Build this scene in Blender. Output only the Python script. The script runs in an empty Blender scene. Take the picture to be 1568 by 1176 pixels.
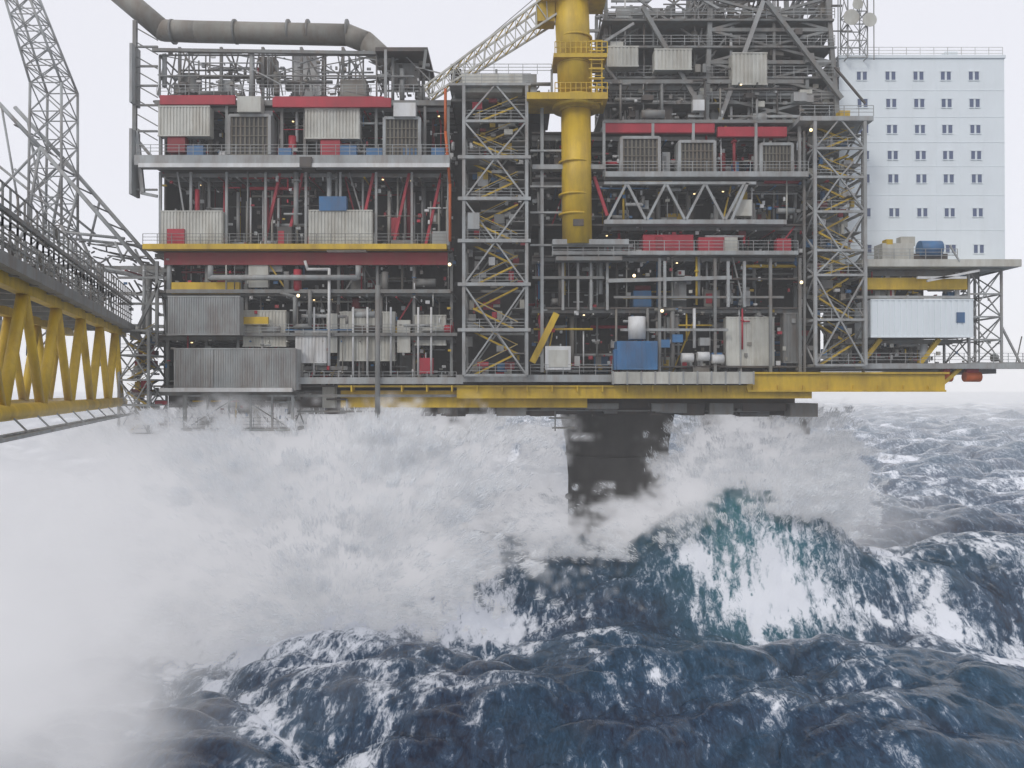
import bpy, math, random, time
import numpy as np
from mathutils import Vector
T0=time.time()
rnd=random.Random(7)
F=1219.0; D=87.0; CX=784.0; HY=597.0; CZ=27.0
def X(px,y=0): return (px-CX)*(D+y)/F
def Z(py,y=0): return CZ-(py-HY)*(D+y)/F
scene=bpy.context.scene

# ---------------------------------------------------------------- materials
def newmat(name):
    m=bpy.data.materials.new(name); m.use_nodes=True
    nt=m.node_tree; return m,nt,nt.nodes['Principled BSDF']
def paint(name,col,rough=0.55,grime=0.45,metal=0.0,rust=(0.16,0.09,0.05),scale=0.6):
    m,nt,p=newmat(name); N=nt.nodes; K=nt.links
    tc=N.new('ShaderNodeTexCoord'); mp=N.new('ShaderNodeMapping'); mp.inputs['Scale'].default_value=(1.6,1.6,0.35)
    K.new(tc.outputs['Object'],mp.inputs[0])
    n=N.new('ShaderNodeTexNoise'); n.inputs['Scale'].default_value=scale; n.inputs['Detail'].default_value=6; n.inputs['Roughness'].default_value=0.68
    K.new(mp.outputs[0],n.inputs['Vector'])
    r=N.new('ShaderNodeMapRange'); r.inputs[1].default_value=0.42; r.inputs[2].default_value=0.70; r.inputs[4].default_value=grime
    K.new(n.outputs[0],r.inputs[0])
    mx=N.new('ShaderNodeMix'); mx.data_type='RGBA'; mx.inputs[6].default_value=(*col,1); mx.inputs[7].default_value=(*rust,1)
    K.new(r.outputs[0],mx.inputs[0])
    n2=N.new('ShaderNodeTexNoise'); n2.inputs['Scale'].default_value=0.35; n2.inputs['Detail'].default_value=3
    K.new(tc.outputs['Object'],n2.inputs['Vector'])
    r2=N.new('ShaderNodeMapRange'); r2.inputs[1].default_value=0.3; r2.inputs[2].default_value=0.7; r2.inputs[3].default_value=0.74 if grime>.15 else .96; r2.inputs[4].default_value=1.06 if grime>.15 else 1.0
    K.new(n2.outputs[0],r2.inputs[0])
    mm=N.new('ShaderNodeVectorMath'); mm.operation='SCALE'
    K.new(mx.outputs[2],mm.inputs[0]); K.new(r2.outputs[0],mm.inputs[3])
    K.new(mm.outputs[0],p.inputs['Base Color'])
    p.inputs['Roughness'].default_value=rough; p.inputs['Metallic'].default_value=metal
    return m
M={}
M['lg']=paint('galvanised_steel',(0.37,0.39,0.39),0.6,0.5)
M['mg']=paint('grey_paint',(0.22,0.23,0.225),0.6,0.5)
M['dg']=paint('dark_steel',(0.095,0.09,0.085),0.7,0.4)
M['wh']=paint('white_paint',(0.68,0.69,0.69),0.5,0.38,rust=(0.33,0.26,0.18))
M['cr']=paint('cream_cladding',(0.55,0.55,0.50),0.55,0.5,rust=(0.28,0.23,0.16))
M['rd']=paint('red_paint',(0.42,0.025,0.045),0.55,0.3,rust=(0.15,0.035,0.035))
M['dr']=paint('dark_red_paint',(0.25,0.02,0.03),0.6,0.3)
M['ye']=paint('yellow_paint',(0.64,0.43,0.025),0.5,0.5,rust=(0.27,0.15,0.04))
M['bl']=paint('blue_paint',(0.045,0.17,0.36),0.5,0.35)
M['br']=paint('louvre_brown',(0.15,0.14,0.11),0.6,0.4)
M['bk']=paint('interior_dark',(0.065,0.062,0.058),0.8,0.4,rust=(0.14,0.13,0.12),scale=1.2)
M['or']=paint('orange_paint',(0.6,0.12,0.02),0.5,0.2)
M['ac']=paint('accommodation_white',(0.78,0.84,0.87),0.5,0.12,rust=(0.52,0.54,0.53),scale=0.5)
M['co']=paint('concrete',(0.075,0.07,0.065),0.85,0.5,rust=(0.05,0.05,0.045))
M['pb']=paint('pipe_lagging',(0.26,0.25,0.22),0.6,0.45)
m,nt,p=newmat('window_glass'); p.inputs['Base Color'].default_value=(0.10,0.13,0.22,1); p.inputs['Roughness'].default_value=0.12; M['gl']=m
m,nt,p=newmat('lamp_glow'); p.inputs['Emission Color'].default_value=(1,0.72,0.35,1); p.inputs['Emission Strength'].default_value=2.2; M['lp']=m
try: m.cycles.emission_sampling='NONE'
except Exception as e: print('noemis',e)

# ---------------------------------------------------------------- mesh builder
class B:
    def __init__(s): s.v=[]; s.f=[]; s.m=[]; s.mats=[]; s.sm=[]
    def mi(s,k):
        if k not in s.mats: s.mats.append(k)
        return s.mats.index(k)
    def box(s,x0,x1,y0,y1,z0,z1,k):
        if x0>x1:x0,x1=x1,x0
        if z0>z1:z0,z1=z1,z0
        e=rnd.uniform(-.004,.004)
        x0+=e;x1+=rnd.uniform(-.004,.004);y0+=rnd.uniform(-.004,.004);z0+=e;z1+=rnd.uniform(-.004,.004)
        o=len(s.v)
        s.v+=[(x0,y0,z0),(x1,y0,z0),(x1,y1,z0),(x0,y1,z0),(x0,y0,z1),(x1,y0,z1),(x1,y1,z1),(x0,y1,z1)]
        for q in ((0,3,2,1),(4,5,6,7),(0,1,5,4),(1,2,6,5),(2,3,7,6),(3,0,4,7)):
            s.f.append(tuple(o+i for i in q)); s.m.append(s.mi(k)); s.sm.append(False)
    def tube(s,p,q,r,k,n=6,r2=None,cap=True,rot=0.0):
        p=Vector(p);q=Vector(q);d=q-p
        if d.length<1e-5:return
        d.normalize(); r2=r if r2 is None else r2
        a=Vector((0,0,1)) if abs(d.z)<0.9 else Vector((0,1,0))
        u=d.cross(a).normalized(); w=d.cross(u)
        o=len(s.v)
        for i in range(n):
            t=2*math.pi*i/n+rot; c=u*math.cos(t)+w*math.sin(t)
            s.v.append(tuple(p+c*r)); s.v.append(tuple(q+c*r2))
        kk=s.mi(k)
        for i in range(n):
            j=(i+1)%n
            s.f.append((o+2*i,o+2*j,o+2*j+1,o+2*i+1)); s.m.append(kk); s.sm.append(n>5)
        if cap:
            s.f.append(tuple(o+2*i for i in reversed(range(n)))); s.m.append(kk); s.sm.append(False)
            s.f.append(tuple(o+2*i+1 for i in range(n))); s.m.append(kk); s.sm.append(False)
    def beam(s,p,q,w,k): s.tube(p,q,w*0.7071,k,4,rot=math.pi/4)
    def path(s,pts,r,k,n=8):
        for a,b in zip(pts[:-1],pts[1:]): s.tube(a,b,r,k,n)
        for a in pts[1:-1]: s.ball(a,r*1.02,k)
    def ball(s,c,r,k,n=8):
        c=Vector(c);o=len(s.v);kk=s.mi(k);m=5
        for j in range(m+1):
            ph=math.pi*j/m
            for i in range(n):
                t=2*math.pi*i/n
                s.v.append((c.x+r*math.sin(ph)*math.cos(t),c.y+r*math.sin(ph)*math.sin(t),c.z+r*math.cos(ph)))
        for j in range(m):
            for i in range(n):
                a=o+j*n+i;b=o+j*n+(i+1)%n
                s.f.append((a,a+n,b+n,b)); s.m.append(kk); s.sm.append(True)
    # helpers in facade elevation measure
    def R(s,a,b,c,d,k,y=0,t=1.0): s.box(X(a,y),X(c,y),y,y+t,Z(d,y),Z(b,y),k)
    def L(s,a,b,w,k,y=0,y2=None):
        y2=y if y2 is None else y2
        s.beam((X(a[0],y),y,Z(a[1],y)),(X(b[0],y2),y2,Z(b[1],y2)),w,k)
    def make(s,name,parent=None):
        me=bpy.data.meshes.new(name); me.from_pydata(s.v,[],s.f)
        for k in s.mats: me.materials.append(M[k])
        me.polygons.foreach_set('material_index',s.m); me.polygons.foreach_set('use_smooth',s.sm); me.update()
        o=bpy.data.objects.new(name,me); scene.collection.objects.link(o)
        if parent: o.parent=parent
        return o
def empty(name):
    e=bpy.data.objects.new(name,None); scene.collection.objects.link(e); return e

def corr(b,x0,x1,y,z0,z1,k,t=1.0,pitch=0.35):
    b.box(x0,x1,y,y+t,z0,z1,k)
    n=max(2,int((x1-x0)/pitch))
    for i in range(n):
        xa=x0+(i+0.2)*(x1-x0)/n; b.box(xa,xa+0.55*(x1-x0)/n,y-0.07,y+0.01,z0+0.05,z1-0.05,k)
    for z in (z0,z1): b.box(x0-.04,x1+.04,y-0.1,y+.05,z-.07,z+.07,k)
def rail(b,x0,x1,y,z,k='lg'):
    n=max(2,int(abs(x1-x0)/1.5))
    for i in range(n+1):
        x=x0+(x1-x0)*i/n; b.beam((x,y,z),(x,y,z+1.1),0.06,k)
    for h in (0.4,0.75,1.1): b.beam((x0,y,z+h),(x1,y,z+h),0.05,k)
def louvre(b,px0,py0,px1,py1,y=-0.6):
    x0,x1,z0,z1=X(px0,y),X(px1,y),Z(py1,y),Z(py0,y)
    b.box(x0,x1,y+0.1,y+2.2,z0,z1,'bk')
    n=9
    for i in range(n):
        x=x0+(x1-x0)*(i+.5)/n; b.box(x-.09,x+.09,y,y+.1,z0,z1,'br')
    for z in np.linspace(z0,z1,5): b.box(x0,x1,y-.05,y,z-.05,z+.05,'br')
    for x in (x0,x1): b.box(x-.16,x+.16,y-.12,y+2.2,z0,z1+.2,'lg')
    b.box(x0,x1,y-.12,y+2.2,z1,z1+.3,'lg')
PAL=['lg']*8+['mg']*6+['wh']*6+['dg']*3+['rd']*3+['dr']*2+['ye']*2+['bl']*3+['cr']*4+['pb']*3
def clutter(b,x0,x1,z0,z1,n,y0=0.2,y1=6.8,pal=PAL,ceil=True,light=True,hp=1.0):
    H=z1-z0; W=x1-x0; n*=1.4
    for i in range(int(n*W*0.34)):   # vertical pipes
        x=rnd.uniform(x0,x1);y=y0+(y1-y0)*rnd.random()**1.6;r=rnd.choice([.06,.08,.1,.13,.18,.28])
        a=z0 if rnd.random()<.6 else rnd.uniform(z0,z0+H*.5); c=z1 if rnd.random()<.7 else rnd.uniform(z0+H*.5,z1)
        k=rnd.choice(pal); b.tube((x,y,a),(x,y,c),r,k,6)
        if rnd.random()<.4:
            zz=rnd.uniform(a,c); b.tube((x,y,zz),(x,y,zz+.18),r*1.8,k,8)
            x2=x+rnd.uniform(-2,2); b.tube((x,y,zz),(x2,y,zz),r*.8,k,6)
    for i in range(int(n*W*0.2*hp)):   # horizontal pipes
        x=rnd.uniform(x0,x1);x2=min(x1,x+rnd.uniform(1,9));y=y0+(y1-y0)*rnd.random()**1.5;z=z0+H*rnd.random()**.7
        r=rnd.choice([.05,.07,.1,.13,.2]);b.tube((x,y,z),(x2,y,z),r,rnd.choice(pal),6)
        if rnd.random()<.5: b.tube((x2,y,z),(x2,y,min(z1,max(z0,z+rnd.uniform(-1.5,1.5)))),r,rnd.choice(pal),6)
    for i in range(int(n*W*0.26)):   # equipment skids, cabinets and vessels
        x=rnd.uniform(x0,x1-.5);w=rnd.uniform(.4,2.0);y=y0+(y1-y0)*rnd.random()**1.3;h=min(H*.8,rnd.uniform(.5,2.6));dd=rnd.uniform(.4,1.4)
        k=rnd.choice(pal); q=rnd.random(); zb=z0 if rnd.random()<.6 else z0+rnd.uniform(0,max(.1,H-h))
        if q<.6:
            b.box(x,min(x+w,x1),y,y+dd,zb,zb+h,k)
            if rnd.random()<.6: b.box(x+.1*w,min(x+w*.5,x1),y-.06,y,zb+.2*h,zb+.8*h,rnd.choice(pal))
        elif q<.85: b.tube((x,y,zb+.6),(min(x+w*1.4,x1),y,zb+.6),rnd.uniform(.25,.55),k,10)
        else: b.tube((x,y,zb),(x,y,zb+h),rnd.uniform(.25,.5),k,10)
    for i in range(int(n*W*1.8)):   # small fittings, valves, trays, junction boxes
        x=rnd.uniform(x0,x1);y=y0+(y1-y0)*rnd.random()**1.5;z=rnd.uniform(z0,z1-.2);w=rnd.uniform(.1,.5)
        b.box(x,x+w,y,y+rnd.uniform(.1,.4),z,z+rnd.uniform(.08,.5),rnd.choice(pal))
    for i in range(int(n*W*0.09)):   # braces
        x=rnd.uniform(x0,x1);y=rnd.uniform(y0,y1);w=rnd.uniform(-3,3)
        b.beam((x,y,z0),(x+w,y,z1),.16,rnd.choice(['lg','mg','rd','ye','dg']))
    if ceil:
        y=y0+.5
        while y<y1: b.box(x0,x1,y,y+.15,z1-.45,z1-.02,'mg'); y+=2.0
        for i in range(int(W/2)):
            x=x0+i*2+.7; b.tube((x,y0,z1-.6),(x,y1,z1-.6),.1,rnd.choice(pal),5)
    if light:
        for i in range(int(W*.10)):
            x=rnd.uniform(x0,x1);y=rnd.uniform(y0,y1*.5); b.box(x,x+.2,y,y+.12,z1-.76,z1-.66,'lp')
def cols(b,pxs,z0,z1,k='lg',w=.32,y=0.15):
    for p in pxs: b.box(X(p)-w/2,X(p)+w/2,y,y+w,z0,z1,k)
def lattice(b,x0,x1,y0,y1,zs,w=.3,k='lg',kd=None,stair=False,xb=True):
    kd=kd or k
    for x in (x0,x1):
        for y in (y0,y1): b.box(x-w/2,x+w/2,y-w/2,y+w/2,zs[0],zs[-1],k)
    for i,(a,c) in enumerate(zip(zs[:-1],zs[1:])):
        for z in ((a,c) if i==len(zs)-2 else (a,)):
            for y in (y0,y1): b.beam((x0,y,z),(x1,y,z),w*.8,k)
            for x in (x0,x1): b.beam((x,y0,z),(x,y1,z),w*.8,k)
        xm=(x0+x1)/2
        for y in (y0,y1):
            if xb and i%2==0: b.beam((x0,y,a),(xm,y,c),w*.5,kd); b.beam((x1,y,a),(xm,y,c),w*.5,kd)
            else: b.beam((xm,y,a),(x0,y,c),w*.5,kd); b.beam((xm,y,a),(x1,y,c),w*.5,kd)
        for x in (x0,x1):
            b.beam((x,y0,a),(x,y1,c),w*.5,kd); b.beam((x,y1,a),(x,y0,c),w*.5,kd)
        if stair:
            s=1 if i%2==0 else -1; xa=xm-s*(x1-x0)*.36; xc=xm+s*(x1-x0)*.36; ym=y0+.9; zm=(a+c)/2
            for (p,q,z_0,z_1,yy) in ((xa,xc,a,zm,ym),(xc,xa,zm,c,ym+1.6)):
                for o in (0,.9):
                    b.beam((p,yy+o,z_0),(q,yy+o,z_1),.2,'ye' if o==0 else 'mg')
                    b.beam((p,yy+o,z_0+1),(q,yy+o,z_1+1),.06,'ye' if o==0 else 'lg')
                for t in np.linspace(0,1,10): b.box(p+(q-p)*t-.14,p+(q-p)*t+.14,yy,yy+.9,z_0+(z_1-z_0)*t,z_0+(z_1-z_0)*t+.04,'mg')
            b.box(x0+.2,x0+1.6,y0+.3,y1-.3,c-.1,c,'mg'); b.box(x1-1.6,x1-.2,y0+.3,y1-.3,zm-.1,zm,'mg')
            rail(b,x0,x1,y0+.1,a+.1,'lg')
            for _ in range(18):
                x=rnd.uniform(x0,x1-.6); y=rnd.uniform(y0+1.5,y1); z=rnd.uniform(a,c-.8); b.box(x,x+rnd.uniform(.2,1.3),y,y+.4,z,z+rnd.uniform(.2,1.1),rnd.choice(PAL))

# ================================================================ OIL PLATFORM
plat=empty('oil_platform')
DEEP=34; WALL=7.6
# ---- left process module
b=B()
xl,xr=X(232),X(692)
for z in (Z(590),Z(512),Z(445),Z(382),Z(252),Z(152)):
    b.box(xl,xr,0.1,DEEP,z-.18,z,'dg'); 
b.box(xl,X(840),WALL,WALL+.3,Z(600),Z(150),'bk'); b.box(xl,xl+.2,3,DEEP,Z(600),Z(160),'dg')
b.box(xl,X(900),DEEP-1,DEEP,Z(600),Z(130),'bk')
clutter(b,xl,xr,Z(588),Z(514),1.7); clutter(b,xl,xr,Z(512),Z(446),1.6)
clutter(b,xl,xr,Z(445),Z(386),1.4)
P2=['wh']*6+['rd']*6+['dr']*3+['lg']*6+['mg']*4+['dg']*2+['ye']+['pb']*2
clutter(b,xl+.5,xr,Z(380),Z(262),1.9,pal=P2); clutter(b,xl+.5,xr,Z(240),Z(160),1.7,pal=P2+['bl']*3)
clutter(b,xl+.5,X(655),Z(145),Z(75),1.9,y1=9,ceil=False,light=False,pal=['mg','lg','dg','pb','lg','mg','wh'])
cols(b,[243,290,345,405,467,520,575,630,686],Z(375),Z(262),'lg',.26)
cols(b,[243,345,430,465,575,650,686],Z(240),Z(160),'mg',.3)
cols(b,[250,310,372,450,515,575,632,690],Z(590),Z(384),'mg',.3,1.0)
for p in (400,435,545,600,650): b.beam((X(p),.8,Z(375)),(X(p+25),.8,Z(262)),.3,'rd')
for p in list(range(352,466,14))+list(range(578,684,13)):
    if rnd.random()<.8: 
        yy=.6+rnd.random()*2; b.tube((X(p),yy,Z(375)),(X(p),yy,Z(rnd.choice([262,285,300]))),rnd.choice([.1,.14,.2]),rnd.choice(['wh','wh','lg','cr']),8)
# deck edges
b.box(X(215),X(690),-1.6,0.3,Z(258),Z(243),'lg'); b.box(X(222),X(690),-1.75,-1.6,Z(262),Z(256),'wh'); rail(b,X(218),X(690),-1.6,Z(243))
b.box(X(465),X(483),-1.9,.2,Z(262),Z(247),'dg')
b.box(X(225),X(685),-1.2,0.3,Z(384),Z(376),'ye'); rail(b,X(225),X(685),-1.1,Z(376),'mg')
b.box(X(250),X(685),.1,.5,Z(405),Z(386),'dr'); b.box(X(245),X(360),-.3,.1,Z(160),Z(146),'rd'); b.box(X(420),X(592),-.3,.1,Z(160),Z(148),'rd')
b.box(X(420),X(600),-.9,-.5,Z(167),Z(153),'rd'); b.box(X(235),X(690),.0,.3,Z(160),Z(152),'mg')
# cladding, louvres, cabinets
def C(a,c,d,e,k,y=-.4,t=1.2,p=.35): corr(b,X(a,y),X(d,y),y,Z(e,y),Z(c,y),k,t,p)
C(241,162,320,207,'cr'); C(466,166,550,211,'cr'); C(246,323,340,376,'cr',-.3); C(472,322,570,376,'cr',-.3)
C(520,478,605,552,'cr',.6); C(635,483,683,528,'cr',.8); C(372,476,438,530,'cr',.5); C(452,508,500,555,'wh',.2)
C(257,454,367,512,'lg',-1.6,1.2,.25); C(266,534,327,597,'lg',-2.4,2.2,.25); C(328,534,453,597,'lg',-2.4,2.2,.25)
b.box(X(262),X(458),-2.9,-2.3,Z(600),Z(594),'wh')
for (a,c,d,e) in ((380,400,410,440),(500,480,516,540),(608,490,628,540)): b.R(a,c,d,e,'cr',.3,.5)
for p in (480,540,562,598,640,660): b.tube((X(p),.2,Z(575)),(X(p),.2,Z(470)),.12,'wh',8)
b.R(255,350,281,373,'rd',-.6,.3); b.R(255,208,282,232,'dr',-.3); b.R(490,213,520,238,'rd',-.3)
b.R(500,385,560,376,'cr',-.5)
louvre(b,350,178,412,236); louvre(b,588,182,642,238)
b.R(362,146,398,170,'cr',-1.2,1.5); b.R(602,156,636,177,'wh',-1.2,1.5); b.R(640,548,663,572,'rd',.2)
for q in [(285,222,310,238),(350,228,390,240),(425,226,445,240),(520,222,545,238),(560,226,585,240),(660,225,680,240),(488,300,530,322),(615,226,640,238)]: b.R(*q,'bl',-.5,.8)
b.R(262,432,366,450,'ye',.3,.5); b.R(366,485,410,497,'ye',-.2,.3)
b.path([(X(325),-.6,Z(408)),(X(325),-.6,Z(426)),(X(550),-.6,Z(426)),(X(550),-.6,Z(408))],.3,'lg')
b.path([(X(468),-.4,Z(400)),(X(472),-.4,Z(413)),(X(505),-.4,Z(413)),(X(505),-.4,Z(560))],.16,'wh')
b.tube((X(582),-1.6,Z(440)),(X(582),-1.6,Z(665)),.28,'mg',8)
b.path([(X(430),-.2,Z(448)),(X(452),-.2,Z(455)),(X(452),-.2,Z(500)),(X(475),-.2,Z(500)),(X(475),-.2,Z(445))],.22,'mg')
b.L((255,446),(690,446),.4,'mg',.1); b.L((255,512),(700,512),.35,'mg',.1)
rail(b,X(375),X(690),-.2,Z(512)); rail(b,X(455),X(700),-1.0,Z(585))
b.box(X(455),X(710),-1.2,.3,Z(588),Z(578),'lg')
b.path([(X(690),-1,Z(372)),(X(690),-1,Z(285)),(X(683),-1,Z(205)),(X(683),-1,Z(140))],.16,'or')
for (a,c) in ((70,160),(200,300)):
    b.box(X(203),X(207),-1,1,Z(c),Z(a),'lg')
for p in (70,100,130,160,200,240,290): b.L((203,p),(240,p),.2,'mg',0)
b.L((205,30),(205,210),.4,'mg',0);b.L((208,200),(218,295),.4,'lg',0);b.L((240,300),(215,295),.3,'lg',0); b.L((206,210),(240,250),.3,'mg')
for p in range(40,210,22): b.L((205,p),(240,p+20),.12,'mg',0)
# roof deck
b.box(X(575),X(655),-.4,8,Z(79),Z(73),'dg'); b.L((232,75),(575,80),.35,'mg'); b.L((590,75),(590,150),.3,'lg',-.3); b.L((652,75),(648,105),.3,'mg',-.3)
lattice(b,X(240),X(575),.5,7,[Z(145),Z(112),Z(80)],.18,'mg')
for p in range(240,640,16): b.L((p,145),(p+rnd.choice([-12,12,0]),80),.13,'mg',rnd.uniform(0,5))
for p in range(240,640,18): b.L((p,rnd.uniform(80,140)),(p+45,rnd.uniform(80,140)),.12,'lg',rnd.uniform(0,5))
b.R(446,84,484,150,'wh',4,1.5); b.R(272,110,300,140,'mg',2,1.5); b.R(395,85,420,125,'dg',3,1.5); b.R(600,95,640,130,'mg',2,2); b.R(520,120,560,150,'pb',1,2)
rail(b,X(240),X(655),-.2,Z(145),'lg')
b.make('process_module',plat)
# ---- flare/exhaust header pipe
b=B(); y=2.5
b.path([(X(165,y),y,Z(-25,y)),(X(248,y),y,Z(45,y)),(X(300,y),y,Z(47,y)),(X(532,y),y,Z(52,y)),(X(560,y),y,Z(63,y)),(X(600,y),y,Z(100,y))],1.18,'pb',18)
for p in (262,358,440,470,530): b.tube((X(p,y),y,Z(47,y)),(X(p+3,y),y,Z(47,y)),1.34,'mg',18)
for p in (265,330,395,455,520): b.beam((X(p),y-1,Z(145)),(X(p),y-1,Z(62)),.3,'mg'); b.beam((X(p),y-1,Z(62)),(X(p+30),y-1,Z(110)),.2,'mg')
b.make('exhaust_header_pipe',plat)
# ---- hung deck, left
b=B()
b.box(X(195),X(455),1,30,Z(606),Z(600),'mg')
lattice(b,X(285),X(450),-.5,5,[Z(658),Z(606)],.25,'lg')
for p in range(285,450,33): b.L((p,606),(p,658),.2,'lg',-.6); b.L((p,606),(p+33,658),.14,'mg',3)
b.box(X(280),X(452),-.6,12,Z(660),Z(655),'mg'); rail(b,X(200),X(455),-.6,Z(655))
clutter(b,X(285),X(450),Z(655),Z(606),1.0,y1=7,light=False)
lattice(b,X(196),X(240),-2,2.5,[Z(p) for p in (662,620,582,545,508)],.24,'lg',stair=True)
clutter(b,X(455),X(530),Z(625),Z(560),.8,y1=6,light=False,pal=['mg','lg','dg','cr'])
b.L((455,630),(585,630),.2,'mg'); b.L((455,606),(700,606),.3,'mg'); b.L((240,530),(240,400),.3,'mg'); b.L((212,500),(245,430),.3,'mg')
clutter(b,X(180),X(240),Z(510),Z(405),.8,y1=6,light=False)
for p in (425,465,508): b.L((180,p),(250,p),.25,'mg')
b.make('hanging_walkway_deck',plat)
# ---- main yellow girders + underside
b=B()
b.box(X(520),X(900),.6,1.4,Z(624,.6),Z(598,.6),'ye'); b.box(X(700),X(1240),-.6,.5,Z(610),Z(592),'ye'); b.box(X(1140),X(1440),-.9,.4,Z(598),Z(573),'ye')
for p in range(540,1440,38): 
    b.box(X(p),X(p)+.15,-1.1,.6,Z(600),Z(590),'ye')
b.box(X(520),X(1240),-.8,1,Z(593),Z(590),'ye'); b.box(X(1140),X(1445),-1.2,.6,Z(573),Z(570),'ye');b.box(X(1140),X(1440),-1.2,.6,Z(600),Z(597),'ye')
b.L((1440,590),(1475,560),.4,'ye',-.2)
b.box(X(240),X(1232),3,44,Z(624,3),Z(600,3),'dg')
for i in range(60):
    p=rnd.uniform(560,1220); b.box(X(p),X(p+rnd.uniform(10,50)),rnd.uniform(1,4),5,Z(rnd.uniform(626,640)),Z(618),rnd.choice(['dg','mg','dg']))
for yy in range(4,44,5): b.box(X(250),X(1230),yy,yy+.6,24.2,25.2,'dg')
for p in range(760,880,14): b.L((p,622),(p+8,632),.15,'mg',3); 
b.L((760,628),(1160,630),.14,'mg',2); b.L((840,640),(880,640),.2,'mg',2); b.L((845,655),(880,655),.2,'mg',2); b.L((850,625),(850,660),.15,'mg',2)
b.box(X(935),X(1145),-2.1,-.5,Z(588),Z(570),'cr')
for p in range(935,1146,21): b.box(X(p)-.08,X(p)+.08,-2.2,-2.1,Z(589),Z(569),'lg')
b.box(X(700),X(940),-1.2,.3,Z(585),Z(574),'lg'); rail(b,X(812),X(935),-1.2,Z(574))
b.make('main_deck_girders',plat)
# ---- right drilling / utility module
b=B()
xl,xr=X(815),X(1232)
for z in (Z(578),Z(560),Z(470),Z(425),Z(390),Z(342),Z(270),Z(200)): b.box(xl,xr,.2,DEEP,z-.18,z,'dg')
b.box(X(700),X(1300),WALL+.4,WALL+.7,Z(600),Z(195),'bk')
cl=clutter
cl(b,xl,xr,Z(570),Z(472),2.3); cl(b,xl,xr,Z(468),Z(392),1.9); cl(b,X(925),xr,Z(388),Z(344),1.9,pal=P2); cl(b,xl,xr,Z(335),Z(275),1.6,pal=PAL+['bl']*3)
cl(b,xl,xr,Z(262),Z(205),2.0,pal=P2+['bl','cr']); cl(b,xl,X(860),Z(390),Z(200),.9)
cl(b,X(925),xr,Z(185),Z(120),1.9,y0=-.5,y1=10,light=True,pal=['lg','mg','dg','pb','wh','mg'])
b.R(925,187,1095,202,'rd',-.4,.6); b.R(1100,193,1206,208,'rd',-.4,.6); b.R(925,182,1215,187,'mg',-.5,1)
louvre(b,952,212,1010,264); louvre(b,1041,218,1095,268); louvre(b,1166,222,1214,272)
b.box(X(925),X(1232),-1.4,.2,Z(275),Z(267),'lg'); rail(b,X(925),X(1232),-1.3,Z(267)); b.box(X(815),X(925),-1,.2,Z(262),Z(255),'lg')
xs=list(range(930,1140,30))
b.L((925,340),(1158,340),.4,'lg',-1); b.L((925,280),(1158,280),.3,'lg',-1)
for i,p in enumerate(xs):
    b.L((p,280 if i%2 else 338),(p+30,338 if i%2 else 280),.26,'lg',-1)
b.L((1145,280),(1120,338),.3,'lg',-1)
b.box(X(925),X(1200),-1.1,.3,Z(346),Z(339),'lg'); b.box(X(845),X(1218),-1,.2,Z(392),Z(386),'lg'); rail(b,X(925),X(1218),-.9,Z(386))
b.R(985,359,1062,386,'rd',-.2); b.R(1070,363,1130,387,'rd',-.2); b.R(1110,363,1130,386,'cr',-.35); b.R(1005,362,1015,386,'dr',-.35); b.R(1190,365,1212,386,'rd',-.2)
b.R(1127,305,1152,330,'cr',-.4); b.R(835,530,874,566,'wh',-1.2); b.R(840,536,870,562,'cr',-1.26,.2)
b.box(X(845),X(960),-1.6,0,Z(378),Z(370),'lg'); b.box(X(850),X(950),-1.6,0,Z(402),Z(396),'mg'); rail(b,X(845),X(960),-1.6,Z(396))
for p in (862,885,905,930): b.L((p,400),(p,475),.28,'lg',0)
for p in (1018,1115,1140): b.L((p,400),(p,470),.3,'lg',-.4)
b.L((930,430),(1120,425),.4,'lg',-.3); b.L((940,455),(1200,455),.25,'mg',-.2); b.L((950,505),(1115,505),.28,'lg',-.4); b.L((815,425),(925,425),.3,'mg',-.1)
C(1112,486,1186,562,'cr',.5,1.2,.5); C(1200,480,1225,555,'mg',.5)
b.R(945,522,1007,566,'bl',-1.6,2.4); b.R(940,535,948,566,'bl',-1.2,1)
for i in range(8): b.box(X(949+i*7.4),X(951+i*7.4),-1.66,-1.6,Z(563),Z(526),'bl')
b.tube((X(974),-.6,Z(520)),(X(974),-.6,Z(486)),.95,'wh',14); b.R(964,505,985,520,'bl',-1.0)
for (p,q) in ((1042,548),(1066,546),(1088,550)): b.tube((X(p),-.5,Z(q)),(X(p+18),-.5,Z(q)),.5,'wh',12)
for (p,q) in ((1010,520),(1030,512),(1072,517),(1090,540)): b.R(p,q,p+16,q+12,rnd.choice(['bl','cr','lg']),-.4)
b.L((815,555),(852,480),.7,'ye',-.2); b.L((838,540),(875,560),.4,'ye',.4)
for p in (925,1000,1062,1158,1225): b.L((p,185),(p,270),.3,'lg',-.3)
for p in (1010,1095,1180,1225): b.L((p,395),(p,570),.3,'mg',-.3)
for p in (830,): b.L((p,150),(p,570),.35,'lg',-.2)
for q in (230,285,325,375): b.L((812,q),(862,q),.2,'lg',-.4)
for p in (905,930,): b.L((p,330),(p-20,270),.35,'rd',0)
for (p,q) in ((690,408),(1220,435),(1010,478),(968,425),(1235,205),(462,455)): b.ball((X(p),-1.5,Z(q)),.18,'lp')
b.make('utility_module',plat)
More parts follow.
